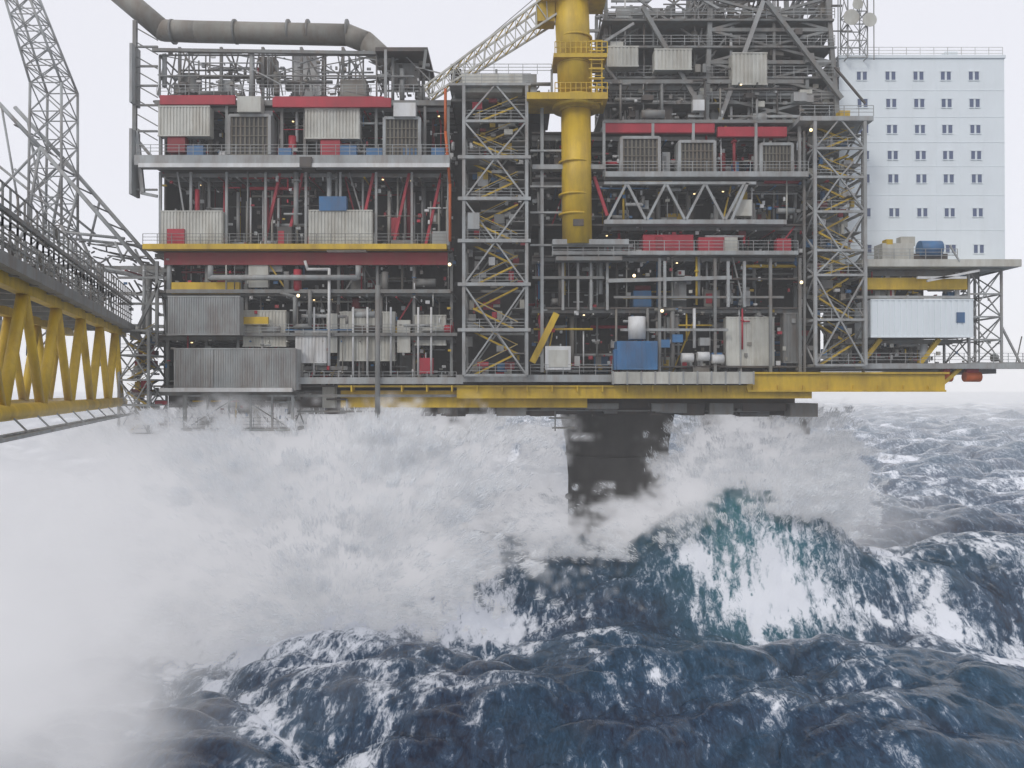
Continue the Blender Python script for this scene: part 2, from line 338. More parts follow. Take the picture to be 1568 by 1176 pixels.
# ---- stair towers
b=B(); lattice(b,X(712),X(806),-2.2,3.5,[Z(p) for p in (575,508,440,375,312,250,195,140)],.34,'lg',stair=True)
b.R(708,112,800,140,'cr',-1.5,4); rail(b,X(690),X(812),-2.4,Z(140)); b.box(X(690),X(812),-2.4,3,Z(142),Z(139),'lg')
for i,p in enumerate((508,440,375,312,250)): b.box(X(703),X(812),-2.5,-2.1,Z(p+2),Z(p-3),'lg')
b.R(716,325,734,350,'lg',-2.7,.6)
b.make('stair_tower_mid',plat)
b=B(); lattice(b,X(1238),X(1313),-2.0,4,[Z(p) for p in (560,492,425,388,330,278,235,190)],.32,'lg',stair=True)
b.box(X(1215),X(1325),-2.2,3,Z(194),Z(187),'lg'); rail(b,X(1215),X(1325),-2.2,Z(187)); b.R(1287,168,1303,186,'ye',-1.5)
for p in (1232,1322): b.L((p,600),(p,200),.25,'mg',-.3)
b.make('stair_tower_right',plat)
# ---- drilling derrick and upper modules
b=B()
yy=3
lattice(b,X(928,yy),X(1092,yy),yy,yy+10,[Z(p,yy) for p in (185,130,75,20,-40)],.4,'mg')
def leg4(xa,xb,xc,xd,y0,y1,z0,z1,n,w,k):
    def pt(t,sx,sy): 
        xA=xa+(xc-xa)*t; xB=xb+(xd-xb)*t; ym=(y0+y1)/2; h=(y1-y0)/2*(1-.15*t)
        return (xA if sx==0 else xB, ym+(h if sy else -h), z0+(z1-z0)*t)
    for sx in (0,1):
        for sy in (0,1): b.beam(pt(0,sx,sy),pt(1,sx,sy),w,k)
    for i in range(n):
        t0,t1=i/n,(i+1)/n
        for sy in (0,1):
            b.beam(pt(t1,0,sy),pt(t1,1,sy),w*.8,k); b.beam(pt(t0,0,sy),pt(t1,1,sy),w*.55,k); b.beam(pt(t0,1,sy),pt(t1,0,sy),w*.55,k)
        for sx in (0,1):
            b.beam(pt(t1,sx,0),pt(t1,sx,1),w*.8,k); b.beam(pt(t0,sx,0),pt(t1,sx,1),w*.55,k); b.beam(pt(t0,sx,1),pt(t1,sx,0),w*.55,k)
leg4(X(1085),X(1290),X(1100),X(1272),1,15,Z(190),Z(-120),6,.5,'mg')
leg4(X(1100),X(1200),X(1110),X(1190),4,11,Z(190),Z(-120),8,.3,'dg')
for q in ((932,70,978,100),(1003,74,1060,105),(1122,80,1176,128)):
    corr(b,X(q[0],-.2),X(q[2],-.2),-.2,Z(q[3],-.2),Z(q[1],-.2),'cr',1.5,.4)
for i in range(130):
    p=rnd.uniform(930,1280);q=rnd.uniform(-20,180); b.L((p,q),(p+rnd.uniform(-60,60),q+rnd.choice([0,0,rnd.uniform(-70,70)])),rnd.uniform(.12,.3),rnd.choice(['mg','lg','dg','lg']),rnd.uniform(0,14))
for i in range(170):
    p=rnd.uniform(930,1270);q=rnd.uniform(0,180); b.R(p,q,p+rnd.uniform(4,22),q+rnd.uniform(4,18),rnd.choice(['mg','lg','dg','cr','pb','mg']),rnd.uniform(0,12),1)
for i in range(40):
    p=rnd.uniform(930,1280); b.L((p,rnd.uniform(-20,60)),(p,185),rnd.uniform(.15,.4),rnd.choice(['mg','lg','dg','wh']),rnd.uniform(1,14))
for q in (20,62,110,150):
    b.box(X(925),X(1285),1,12,Z(q+3),Z(q),'mg'); rail(b,X(925),X(1285),.9,Z(q))
b.L((985,10),(1085,185),.45,'mg',.5); b.L((1170,0),(1100,190),.45,'lg',.5); b.L((1175,0),(1290,150),.45,'mg',.3)
b.make('drilling_derrick',plat)
# ---- right end deck below accommodation
b=B()
b.box(X(1312),X(1552),-1.5,22,Z(411),Z(400),'cr'); rail(b,X(1312),X(1455),-1.5,Z(400)); b.L((1455,375),(1470,400),.15,'lg',-1.5)
b.R(1352,372,1400,398,'cr',-1,2); b.R(1358,366,1368,374,'ye',-1); b.R(1380,362,1402,376,'cr',-.6); b.tube((X(1404),-.6,Z(382)),(X(1436),-.6,Z(382)),.85,'bl',14); b.R(1400,388,1452,400,'dg',-.7)
b.R(1320,425,1482,443,'ye',0,.6); b.R(1320,412,1500,425,'mg',1,.6)
b.L((1405,425),(1480,425),.25,'wh',-1); b.L((1420,430),(1500,414),.25,'wh',-1)
corr(b,X(1326),X(1481),-1.2,Z(517),Z(461),'ac',4,.6); b.R(1466,478,1478,494,'bl',-1.35,.2)
b.box(X(1312),X(1568),.2,22,Z(562),Z(556),'dg'); b.box(X(1312),X(1480),9,9.3,Z(560),Z(412),'bk')
b.box(X(1312),X(1600),-1.2,.3,Z(565),Z(557),'lg'); rail(b,X(1312),X(1600),-1.2,Z(557))
clutter(b,X(1315),X(1480),Z(556),Z(519),1.6,y1=8); clutter(b,X(1315),X(1480),Z(458),Z(415),1.4,y1=8)
lattice(b,X(1484),X(1534),0,5,[Z(p) for p in (556,520,485,450,414)],.22,'lg'); clutter(b,X(1484),X(1534),Z(556),Z(414),.8,y1=6,ceil=False,pal=['lg','wh','mg'])
b.L((1534,500),(1562,555),.2,'lg'); b.L((1534,556),(1600,556),.2,'lg'); b.L((1312,455),(1484,455),.3,'lg',-.4); b.L((1565,515),(1555,560),.1,'mg')
b.box(X(1441),X(1530),.5,14,Z(572),Z(565),'mg')
for (a,c) in ((1442,1458),(1478,1502)): b.tube((X(a),.2,Z(577)),(X(c),.2,Z(577)),.55,'or',12); b.R(a+3,565,c-3,573,'rd',-.1,.8)
for p in (1350,1440): b.beam((X(p-30),.3,Z(557)),(X(p),.3,Z(519)),.45,'ye')
b.make('accommodation_support_deck',plat)
# ---- concrete shafts
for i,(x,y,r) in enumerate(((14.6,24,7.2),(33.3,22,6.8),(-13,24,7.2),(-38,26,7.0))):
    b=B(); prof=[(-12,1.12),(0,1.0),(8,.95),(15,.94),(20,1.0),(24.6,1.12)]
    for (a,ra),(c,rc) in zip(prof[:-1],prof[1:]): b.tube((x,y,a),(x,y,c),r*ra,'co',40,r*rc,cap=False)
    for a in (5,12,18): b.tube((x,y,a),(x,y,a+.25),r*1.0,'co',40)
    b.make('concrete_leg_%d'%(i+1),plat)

# ================================================================ ACCOMMODATION BUILDING
acc=empty('accommodation_building'); y=3.0
b=B(); x0,x1=X(1286,y),X(1540,y); z0,z1=Z(404,y),Z(88,y)
b.box(x0,x1,y,y+20,z0,z1,'ac'); b.box(x0-.1,x1+.1,y-.15,y+20.1,z1,z1+.35,'ac')
for q in (137,178,217,254,298,352): 
    zz=Z(q,y); b.box(x0,x1,y-.03,y,zz-.04,zz+.04,'ac')
for i in range(1,7):
    xx=x0+(x1-x0)*i/7+.3; b.box(xx-.02,xx+.02,y-.02,y,z0,z1,'ac')
b.make('walls',acc)
b=B()
for r,q in enumerate((115,157,197,237,273,325,381)):
    for c,p in enumerate((1321,1365,1408,1450,1493)):
        if r==6 and c in(1,2,): continue
        for o in (-4.6,4.6):
            xx=X(p+o,y)+ (q-115)*.0018; zz=Z(q,y)
            b.box(xx-.2,xx+.2,y-.06,y-.01,zz-.46,zz+.46,'gl')
            b.box(xx-.28,xx+.28,y-.1,y-.04,zz-.56,zz-.47,'ac'); b.box(xx-.28,xx+.28,y-.1,y-.04,zz+.47,zz+.56,'ac')
b.make('windows',acc)
b=B(); rail(b,x0,x1,y+.3,z1+.3,'wh'); b.box(X(1480),X(1500),y+1,y+4,z1,z1+1.2,'ac'); b.make('roof_edge',acc)

# antenna mast
ant=empty('antenna_mast'); b=B(); y=2
lattice(b,X(1300,y),X(1330,y),y,y+2,[Z(q,y) for q in (86,60,35,15,-30)],.12,'lg')
for (p,q,r) in ((1302,28,.9),(1330,32,.8),(1312,8,.6)):
    c=Vector((X(p,y),y-.6,Z(q,y)))
    for j in range(4):
        b.tube(c+Vector((0,.12*j,0)),c+Vector((0,.12*(j+1),0)),r*math.cos(j*.38),'cr',16,r*math.cos((j+1)*.38))
for p in (1285,1340): b.L((p,90),(p,-10),.08,'mg',y)
b.make('dishes_and_mast',ant)

# ================================================================ CRANE
cr=empty('pedestal_crane'); b=B(); yc=-.5
def pt(px,py,y=yc): return (X(px,y),y,Z(py,y))
def Y(a,bq,r,n=28,k='ye'): b.tube(a,bq,r,k,n)
Y(pt(884,375),pt(882,170),1.62); Y(pt(882,170),pt(873,-60),1.86); 
Y(pt(882,168),pt(882,152),2.6); b.box(X(806),X(926),yc-2.6,yc+2,Z(166),Z(156),'ye')
for q in (250,300,330,100,60): Y(pt(880,q+1),pt(880,q-2),1.95 if q<170 else 1.75)
b.box(X(846),X(926),-2.6,1.8,Z(101),Z(95),'ye'); b.box(X(828),X(926),-2.6,1.8,Z(8),Z(2),'ye')
for yy in (-2.6,):
    for z in (Z(156),Z(95)):
        n=10
        for i in range(n+1):
            x=X(848)+(X(926)-X(848))*i/n; b.beam((x,yy,z),(x,yy,z+1.2),.09,'ye')
        for h in (.6,1.2): b.beam((X(848),yy,z+h),(X(926),yy,z+h),.08,'ye')
for p in (906,922): b.L((p,160),(p,60),.14,'ye',-2.3)
for q in range(60,160,6): b.L((906,q),(922,q),.07,'ye',-2.3)
for q in range(62,160,14): b.L((902,q),(926,q),.12,'ye',-2.6)
b.R(878,335,894,345,'dg',-2.3,.2)
b.make('pedestal',cr)
b=B()
A=Vector(pt(845,12,0)); E=Vector(pt(655,142,0)); d=(E-A).normalized(); nrm=Vector((-d.z,0,d.x)); n=12
def cp(t,s,u): w=1.15*(1-.45*t); return A+(E-A)*t+nrm*s*w+Vector((0,u*w,0))
for s in(-1,1):
    for u in(-1,1): b.beam(cp(0,s,u),cp(1,s,u),.2,'cr')
for i in range(n):
    t0,t1=i/n,(i+1)/n
    for u in(-1,1): b.beam(cp(t0,-1,u),cp(t1,1,u) if i%2 else cp(t1,1,u),.1,'cr'); b.beam(cp(t1,-1,u),cp(t1,1,u),.1,'cr')
    for s in(-1,1): b.beam(cp(t0,s,-1),cp(t1,s,1),.1,'ye')
b.R(822,-20,850,30,'ye',-1,2); b.L((860,-40),(690,105),.06,'dg',0)
b.make('boom',cr)
b=B(); y=1
b.R(690,104,706,125,'dg',y,2)
clutter(b,X(690),X(845),Z(150),Z(112),1.5,y1=7,ceil=False,light=False,pal=['lg','mg','cr','dg']); b.R(732,112,822,140,'lg',1,4)
b.box(X(690),X(845),.2,10,Z(153),Z(149),'mg'); rail(b,X(690),X(845),0,Z(112)); 
for p in (695,760,845): b.L((p,105),(p,150),.25,'lg',.2)
b.make('boom_rest',plat)

# ================================================================ BRIDGE (runs toward the viewer's platform)
br=empty('yellow_truss_bridge'); b=B()
dr=Vector((0.331,-1,0)).normalized(); sd=Vector((1,0.331,0)).normalized()
o=Vector((X(186),0,0))
def bp(s,t,z): return tuple(o+dr*s-sd*t+Vector((0,0,z)))
zb,zc=25.7,33.2
for t in (0,5.2):
    b.tube(bp(-1,t,zb),bp(80,t,zb),.5,'ye',14); b.beam(bp(-1,t,zc),bp(80,t,zc),.7,'ye')
    n=9; st=80/n
    for i in range(n):
        s=i*st; b.tube(bp(s,t,zb),bp(s+st/2,t,zc),.3,'ye',10); b.tube(bp(s+st/2,t,zc),bp(s+st,t,zb),.36,'ye',10)
for i in range(19):
    s=i*80/18; b.tube(bp(s,0,zb),bp(s,5.2,zb),.22,'ye',8); b.beam(bp(s,-.8,zc+.4),bp(s,6,zc+.4),.4,'mg')
b.make('truss',br)
b=B()
for t in (-.9,6): b.beam(bp(-1,t,zc+.6),bp(80,t,zc+.6),.7,'mg')
for i in range(9): b.tube(bp(-1,.2+i*.6,zc+1.0),bp(80,.2+i*.6,zc+1.0+.2*(i%3)),.12+.05*(i%3),rnd.choice(['mg','lg','pb']),8)
for z in (zc+1.6,zc+3.4):
  for t in (-.9,2.4):
    for i in range(56):
        s=i*80/55; b.beam(bp(s,t,z-1.0),bp(s,t,z+1.3),.09,'mg')
    for h in (0,.5,1.3): b.beam(bp(-1,t,z+h),bp(80,t,z+h),.08,'mg')
b.beam(bp(-1,-.9,zc+3.3),bp(80,-.9,zc+3.3),.25,'mg')
for i in range(320):
    s=rnd.uniform(0,70);t=rnd.uniform(-.8,5.5);z=zc+rnd.uniform(.8,4.2); l=rnd.uniform(.3,3)
    b.beam(bp(s,t,z),bp(s+l,t,z+rnd.choice([0,0,1])),rnd.uniform(.06,.22),rnd.choice(['mg','dg','lg','pb','mg']))
b.beam(bp(0,-1.2,zb-1.3),bp(80,-1.2,zb-1.3),.2,'lg'); b.beam(bp(0,-.2,zb-1.3),bp(80,-.2,zb-1.3),.2,'lg')
for i in range(60):
    s=i*80/59; b.beam(bp(s,-1.2,zb-1.3),bp(s,-.2,zb-1.3),.12,'mg')
    if i%4==0: b.beam(bp(s,-1.2,zb-1.3),bp(s,-.2,zb-.2),.1,'lg')
b.make('walkway_and_pipes',br)

# ================================================================ LATTICE FLARE MAST
fl=empty('lattice_flare_tower'); b=B(); y0=6
def q3(px,py,yy): return Vector((X(px,y0),y0+yy,Z(py,y0)))
def seg(Pa,Pb,n,w=.28,wd=.14,k='lg'):  # paler steel by default, haze put into the mast colour
    for a,c in zip(Pa,Pb): b.tube(a,c,w/2,k,6)
    for i in range(n):
        t0,t1=i/n,(i+1)/n
        for j in range(4):
            a0=Pa[j].lerp(Pb[j],t0);a1=Pa[j].lerp(Pb[j],t1);c0=Pa[(j+1)%4].lerp(Pb[(j+1)%4],t0);c1=Pa[(j+1)%4].lerp(Pb[(j+1)%4],t1)
            b.tube(a0,c1,wd/2,k,5); b.tube(c0,a1,wd/2,k,5); b.tube(a1,c1,wd/2,k,5)
def quad(p1,p2,w): return [q3(*p1,0),q3(*p2,0),q3(*p2,w),q3(*p1,w)]
seg(quad((42,345),(93,345),3.5),quad((44,125),(92,125),3.5),5,.34,.16)
seg(quad((44,125),(92,125),3.5),quad((-12,-60),(22,-60),2.5),7,.3,.14)
seg(quad((-75,520),(130,430),4),quad((42,345),(93,345),3.5),2,.4,.2)
for yy in (0,5):
    for a,c,w in (((-20,140),(60,225),.5),((60,225),(235,425),.5),((-20,240),(110,345),.3),((0,345),(190,365),.35),((60,225),(40,345),.35),((118,290),(100,365),.3),((175,370),(190,400),.3),((-20,310),(60,225),.3),((100,400),(240,425),.3),((0,160),(30,330),.25)):
        b.tube(q3(*a,yy),q3(*c,yy),w/2,'lg',8)
for k_ in range(8): b.tube(q3(20+k_*28,190+k_*30,0),q3(20+k_*28,190+k_*30,5),.1,'mg',6)
b.make('lattice',fl)
b=B()
for i in range(90):
    px=rnd.uniform(-10,235);py=400+rnd.uniform(-35,60)*(1 if px>60 else 2); b.beam(q3(px,py,rnd.uniform(0,6)),q3(px+rnd.uniform(-30,30),py+rnd.choice([0,0,25]),rnd.uniform(0,6)),.15,rnd.choice(['mg','lg','dg']))
for px in (-20,60,140,215): b.tube(q3(px,560,2),q3(px,400,2),.4,'mg',8)
for py in (400,440,490): b.beam(q3(-30,py,2),q3(240,py+8,2),.4,'mg')
b.make('base_frame',fl)

# ================================================================ SEA
def tile(N,L,Lw,std,dirv,seed,lam,small):
    r=np.random.RandomState(seed)
    k1=2*np.pi*np.fft.fftfreq(N,L/N); kx,ky=np.meshgrid(k1,k1,indexing='ij'); k=np.hypot(kx,ky); k[0,0]=1
    ca=(kx*dirv[0]+ky*dirv[1])/k
    P=np.exp(-1/(k*Lw)**2)/k**4*(0.10+np.abs(ca)**2)*np.exp(-(k*small)**2); P[0,0]=0
    H=np.fft.fft2(r.randn(N,N))*np.sqrt(P)
    h=np.real(np.fft.ifft2(H)); s=std/h.std(); h*=s; H=H*s
    dx=np.real(np.fft.ifft2(-1j*kx/k*H))*lam; dy=np.real(np.fft.ifft2(-1j*ky/k*H))*lam
    g=L/N
    dxx=(np.roll(dx,-1,0)-np.roll(dx,1,0))/(2*g); dyy=(np.roll(dy,-1,1)-np.roll(dy,1,1))/(2*g); dxy=(np.roll(dx,-1,1)-np.roll(dx,1,1))/(2*g)
    J=(1+dxx)*(1+dyy)-dxy**2
    return dict(h=h,dx=dx,dy=dy,J=J,N=N,L=L)
def samp(t,key,x,y):
    a=t[key];N=t['N'];u=(x/t['L']*N);v=(y/t['L']*N);i=np.floor(u).astype(int);j=np.floor(v).astype(int);fu=u-i;fv=v-j
    i0=i%N;i1=(i+1)%N;j0=j%N;j1=(j+1)%N
    return a[i0,j0]*(1-fu)*(1-fv)+a[i1,j0]*fu*(1-fv)+a[i0,j1]*(1-fu)*fv+a[i1,j1]*fu*fv
wd=np.array([-0.35,-0.94]); wd/=np.hypot(*wd)
wd2=np.array([0.45,-0.89]); wd2/=np.hypot(*wd2)
t1=tile(1024,310,9.0,1.30,wd,11,1.2,.25); t2=tile(512,47,1.3,.13,wd,5,1.1,.07); t3=tile(512,113,3.6,.50,wd2,8,1.25,.14)
TS=(t1,t2,t3)
def fbm2(N,beta,seed,an=(1,1)):
    r=np.random.RandomState(seed); k1=np.fft.fftfreq(N)*N; kx,ky=np.meshgrid(k1,k1,indexing='ij'); k=np.hypot(kx*an[0],ky*an[1]); k[0,0]=1e9; k=np.maximum(k,5)
    f=np.real(np.fft.ifft2(np.fft.fft2(r.randn(N,N))*k**-beta)); return (f-f.mean())/f.std()
fn=dict(n=fbm2(1024,1.2,21,(1.0,2.4)),N=1024,L=150.0)
def axis(lo,hi,step,far_lo,far_hi,g):
    c=list(np.arange(lo,hi,step)); s=step; v=c[-1]
    while v<far_hi: s*=g; s=min(s,400); v+=s; c.append(v)
    s=step; v=c[0]; pre=[]
    while v>far_lo: s*=g; s=min(s,400); v-=s; pre.append(v)
    return np.array(pre[::-1]+c)
ax=axis(-62,75,.32,-9000,9000,1.035); ay=axis(-45,48,.30,-400,12000,1.012)
XX,YY=np.meshgrid(ax,ay,indexing='ij'); nx,ny=XX.shape
fade=1/(1+(np.maximum(0,np.hypot(XX,YY)-700)/900)**2)
def sw(x,y):
    h=8.0*np.exp(-((y-19+.10*x+2.5*np.sin(x*.06))/11.0)**2)        # swell running under the platform
    h+=-3.0*np.exp(-((y-0)/8.0)**2)
    h+=0.8*np.exp(-((y+24-.25*x)/9.0)**2)
    r=np.hypot((x-28+.25*(y-10))/6.6,(y-10)/5.2); h+=9.8*np.exp(-r**1.5)   # run-up on the front right leg
    r=np.hypot((x-37)/9.0,(y-12)/5.0); h+=4.0*np.exp(-r**2)
    r=np.hypot((x-20)/4.0,(y-11)/4.0); h+=2.5*np.exp(-r**2)
    r=np.hypot((x+20)/17.0,(y-8)/8.0); h+=7.0*np.exp(-r**2)     # surge on the left
    return h
def height(x,y): return sw(x,y)+sum(samp(t,'h',x,y) for t in TS)
hs=[samp(t,'h',XX,YY) for t in TS]
H=sw(XX,YY)+(hs[0]*(1+.7*(YY>60))+hs[1]+hs[2])*fade
DX=sum(samp(t,'dx',XX,YY) for t in TS)*fade; DY=sum(samp(t,'dy',XX,YY) for t in TS)*fade
J=samp(t1,'J',XX,YY); J3=samp(t3,'J',XX,YY)
foam=np.clip((0.40-J)*1.2,0,1)*.6+np.clip((.22-J3)*1.2,0,1)*.30
fz=samp(fn,'n',XX+DX,YY+DY)
dist=np.hypot(XX,YY+87)
foam+=0.24*np.clip(fz-.35,0,3)+.02
for (cx,cy,rx,ry,am) in ((34,3,12,2.4,.42),(14,5,2.2,1.6,.4),(19,7,3,1.2,.35),(-15,-10,5,1.6,.40),(-19,-25,3.5,4.5,.42),(21,-20,2,4,.36),(45,-13,5,3.5,.42),(-7,2,9,2.2,.38),(30,-2,6,1.4,.32),(-2,-16,4,1.5,.28),(-24,-15,3,5,.34),(6,-4,8,1.1,.25)):
    foam+=am*np.exp(-np.hypot((XX-cx+.5*(YY-cy))/rx,(YY-cy)/ry)**2)*np.clip(1+.5*fz,.1,1.6)
foam+=.55*np.exp(-np.hypot((XX-28)/8,(YY-12)/5)**2)*np.clip((H-14.0)/4,0,1)+.30*np.exp(-np.hypot((XX-38)/5,(YY-9)/6)**2)+.16*np.exp(-np.hypot((XX-28)/7,(YY-7)/6)**2)
foam+=(.22+.16*fz)*np.exp(-((YY-20+.10*XX)/4.5)**2)*np.clip((XX-33)/6,0,1)
foam+=.9*np.exp(-np.hypot((XX+22)/18,(YY-4)/9)**2)
foam+=np.clip((dist-130)/400,0,.18)  # whitens with distance: haze painted into the far sea as extra foam
foam=np.clip(foam,0,1)
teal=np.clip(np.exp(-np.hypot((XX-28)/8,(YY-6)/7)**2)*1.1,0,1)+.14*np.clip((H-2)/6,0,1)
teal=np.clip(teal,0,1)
V=np.stack([XX+DX,YY+DY,H],-1).reshape(-1,3).astype(np.float32)
me=bpy.data.meshes.new('sea'); me.vertices.add(nx*ny); me.vertices.foreach_set('co',V.ravel())
idx=np.arange(nx*ny).reshape(nx,ny); q=np.stack([idx[:-1,:-1],idx[1:,:-1],idx[1:,1:],idx[:-1,1:]],-1).reshape(-1,4)
me.loops.add(q.size); me.loops.foreach_set('vertex_index',q.ravel().astype(np.int32)); me.polygons.add(len(q)); me.polygons.foreach_set('loop_start',(np.arange(len(q))*4).astype(np.int32))
me.polygons.foreach_set('use_smooth',np.ones(len(q),bool)); me.update(calc_edges=True)
for nm,a in (('foam',foam),('teal',teal)):
    at=me.attributes.new(nm,'FLOAT','POINT'); at.data.foreach_set('value',a.ravel().astype(np.float32))
sea=bpy.data.objects.new('sea',me); scene.collection.objects.link(sea)
m,nt,p=newmat('stormy_sea_water'); N=nt.nodes;K=nt.links
def att(n): a=N.new('ShaderNodeAttribute'); a.attribute_name=n; return a.outputs['Fac']
def math_(op,a,c=None,clamp=False):
    n=N.new('ShaderNodeMath'); n.operation=op; n.use_clamp=clamp
    for i,v in enumerate((a,c)):
        if v is None: continue
        if isinstance(v,(int,float)): n.inputs[i].default_value=v
        else: K.new(v,n.inputs[i])
    return n.outputs[0]
def mr(a,f0,f1,t0=0,t1=1,smooth=True):
    n=N.new('ShaderNodeMapRange'); n.interpolation_type='SMOOTHSTEP' if smooth else 'LINEAR'
    K.new(a,n.inputs[0]); n.inputs[1].default_value=f0;n.inputs[2].default_value=f1;n.inputs[3].default_value=t0;n.inputs[4].default_value=t1; return n.outputs[0]
def mix(f,a,c):
    n=N.new('ShaderNodeMix'); n.data_type='RGBA'
    if isinstance(f,float): n.inputs[0].default_value=f
    else: K.new(f,n.inputs[0])
    for i,v in ((6,a),(7,c)):
        if isinstance(v,tuple): n.inputs[i].default_value=(*v,1)
        else: K.new(v,n.inputs[i])
    return n.outputs[2]
tc=N.new('ShaderNodeTexCoord')
def noise(scale,sc=(1,1,1),rot=0,detail=8,rough=.6,dist=0):
    mp=N.new('ShaderNodeMapping'); mp.inputs['Scale'].default_value=sc; mp.inputs['Rotation'].default_value=(0,0,rot); K.new(tc.outputs['Object'],mp.inputs[0])
    n=N.new('ShaderNodeTexNoise'); n.inputs['Scale'].default_value=scale;n.inputs['Detail'].default_value=detail;n.inputs['Roughness'].default_value=rough;n.inputs['Distortion'].default_value=dist
    K.new(mp.outputs[0],n.inputs['Vector']); return n.outputs[0]
n1=noise(1.5,(1,.33,.6),-.6,7,.66,1.1)
rid=math_('SUBTRACT',1,math_('MULTIPLY',math_('ABSOLUTE',math_('SUBTRACT',n1,.5)),8.0))
n2=noise(1.1,(1,.36,.6),-.6,8,.76,.6)
f=att('foam')
lace=math_('ADD',math_('ADD',math_('MULTIPLY',rid,.20),math_('MULTIPLY',n2,1.7)),-.98)
cov=math_('ADD',f,lace)
mask=mr(cov,.18,.66)
thin=mr(cov,-.22,.38,0,.26)
deep=mix(mr(noise(.07,detail=3),.35,.65),(0.004,0.009,0.032),(0.004,0.028,0.058))
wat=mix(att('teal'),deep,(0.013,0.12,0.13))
wat=mix(thin,wat,(0.10,0.25,0.44))
fo=mix(mask,wat,(0.82,0.85,0.91))
K.new(fo,p.inputs['Base Color'])
K.new(mr(mask,0,1,.09,.8,False),p.inputs['Roughness'])
p.inputs['IOR'].default_value=1.333; p.inputs['Specular IOR Level'].default_value=.30
bp_=N.new('ShaderNodeBump'); bp_.inputs['Strength'].default_value=.5; bp_.inputs['Distance'].default_value=.20
K.new(math_('ADD',math_('ADD',noise(1.3,(1,.45,1),-.4,4,.5,.4),math_('MULTIPLY',noise(3.4,(1,.4,1),.7,3,.5,.3),.35)),math_('MULTIPLY',mask,.3)),bp_.inputs['Height']); K.new(bp_.outputs[0],p.inputs['Normal'])
me.materials.append(m)

# ================================================================ SPRAY
spray=empty('sea_spray')
lo=np.array([-66.,-58.,-3.]); hi=np.array([60.,42.,27.]); res=np.array([211,167,51])
gx,gy,gz=[np.linspace(lo[i],hi[i],res[i]).astype(np.float32) for i in range(3)]
GX,GY,GZ=np.meshgrid(gx,gy,gz,indexing='ij')
def fbm3(shape,beta,seed,an=(1,1,1)):
    r=np.random.RandomState(seed); ks=[np.fft.fftfreq(n,1/1.0)*1.0 for n in shape]
    k=np.sqrt((ks[0][:,None,None]*an[0])**2+(ks[1][None,:,None]*an[1])**2+(ks[2][None,None,:]*an[2])**2); k=np.maximum(k,.02)
    f=np.real(np.fft.ifftn(np.fft.fftn(r.randn(*shape).astype(np.float32))*k**-beta)).astype(np.float32); return (f-f.mean())/f.std()
nA=fbm3(tuple(res),2.0,2); nB=fbm3(tuple(res),1.3,4,(1.5,1.5,.7))
def ell(cx,cy,cz,rx,ry,rz): return 1-np.sqrt(((GX-cx)/rx)**2+((GY-cy)/ry)**2+((GZ-cz)/rz)**2)
seaH=height(GX[:,:,0],GY[:,:,0])[:,:,None]
above=np.clip((GZ-seaH+1.2)/1.5,0,1)
body=np.maximum.reduce([ell(-28,5,13,15,8,13),ell(-15,5,15,10,7,11),ell(-8.5,5,18,7,6,7.5),ell(-38,4,12,12,8,14),ell(-16,3,8,13,5,7),ell(-20,9,20,17,7,8)])
plume=np.maximum.reduce([ell(28,12,18,8.5,5,9),ell(23,13,13,7,5,8),ell(34,12,15,8,5,8),ell(15,14,10.5,10,4,4.5),ell(4,15,9.5,9,4,4)])
d=np.clip((body*1.3+.30*nA+.46*nB-.18)*1.9,0,1)
d=np.maximum(d,np.clip((plume*1.2+.18*nA+.34*nB-.10)*1.9,0,1)*.9)
mist=np.clip(ell(4,36,9,16,9,9)+.15*nA,0,1)*.25
mist=np.maximum(mist,np.clip(ell(46,18,9,16,8,6)+.2*nA,0,1)*.12)
mist=np.maximum(mist,np.clip(ell(-54,-22,8,34,40,24)*1.4+.25*nA+.12*nB,0,1)*.09)
mist=np.maximum(mist,np.clip(ell(-44,-38,3,25,30,16)*1.8+.25*nA+.12*nB,0,1)*.15)
mist=np.maximum(mist,np.clip(ell(-30,2,8,24,12,19)*1.3+.25*nA+.1*nB,0,1)*.07)
d=np.maximum(d*.9,mist)*above
edge=np.minimum.reduce([GX-lo[0],hi[0]-GX,GY-lo[1],hi[1]-GY,(hi[2]-GZ)*1.5,GZ-lo[2]+3]); d*=np.clip(edge/3,0,1)
d=np.where(d<.004,0,d).astype(np.float32)
vm=bpy.data.meshes.new('mist_grid'); vm.vertices.add(d.size); at=vm.attributes.new('dens','FLOAT','POINT'); at.data.foreach_set('value',d.ravel())
vo=bpy.data.objects.new('mist',vm); scene.collection.objects.link(vo); vo.parent=spray
mv=bpy.data.materials.new('spray_mist'); mv.use_nodes=True; nt=mv.node_tree; nt.nodes.clear()
try: mv.cycles.volume_step_rate=3.0
except Exception as e: print('NOSTEP',e)
ov=nt.nodes.new('ShaderNodeOutputMaterial'); pv=nt.nodes.new('ShaderNodeVolumePrincipled'); nt.links.new(pv.outputs[0],ov.inputs['Volume'])
pv.inputs['Color'].default_value=(.97,.98,1,1); pv.inputs['Density'].default_value=.9; pv.inputs['Anisotropy'].default_value=0.0
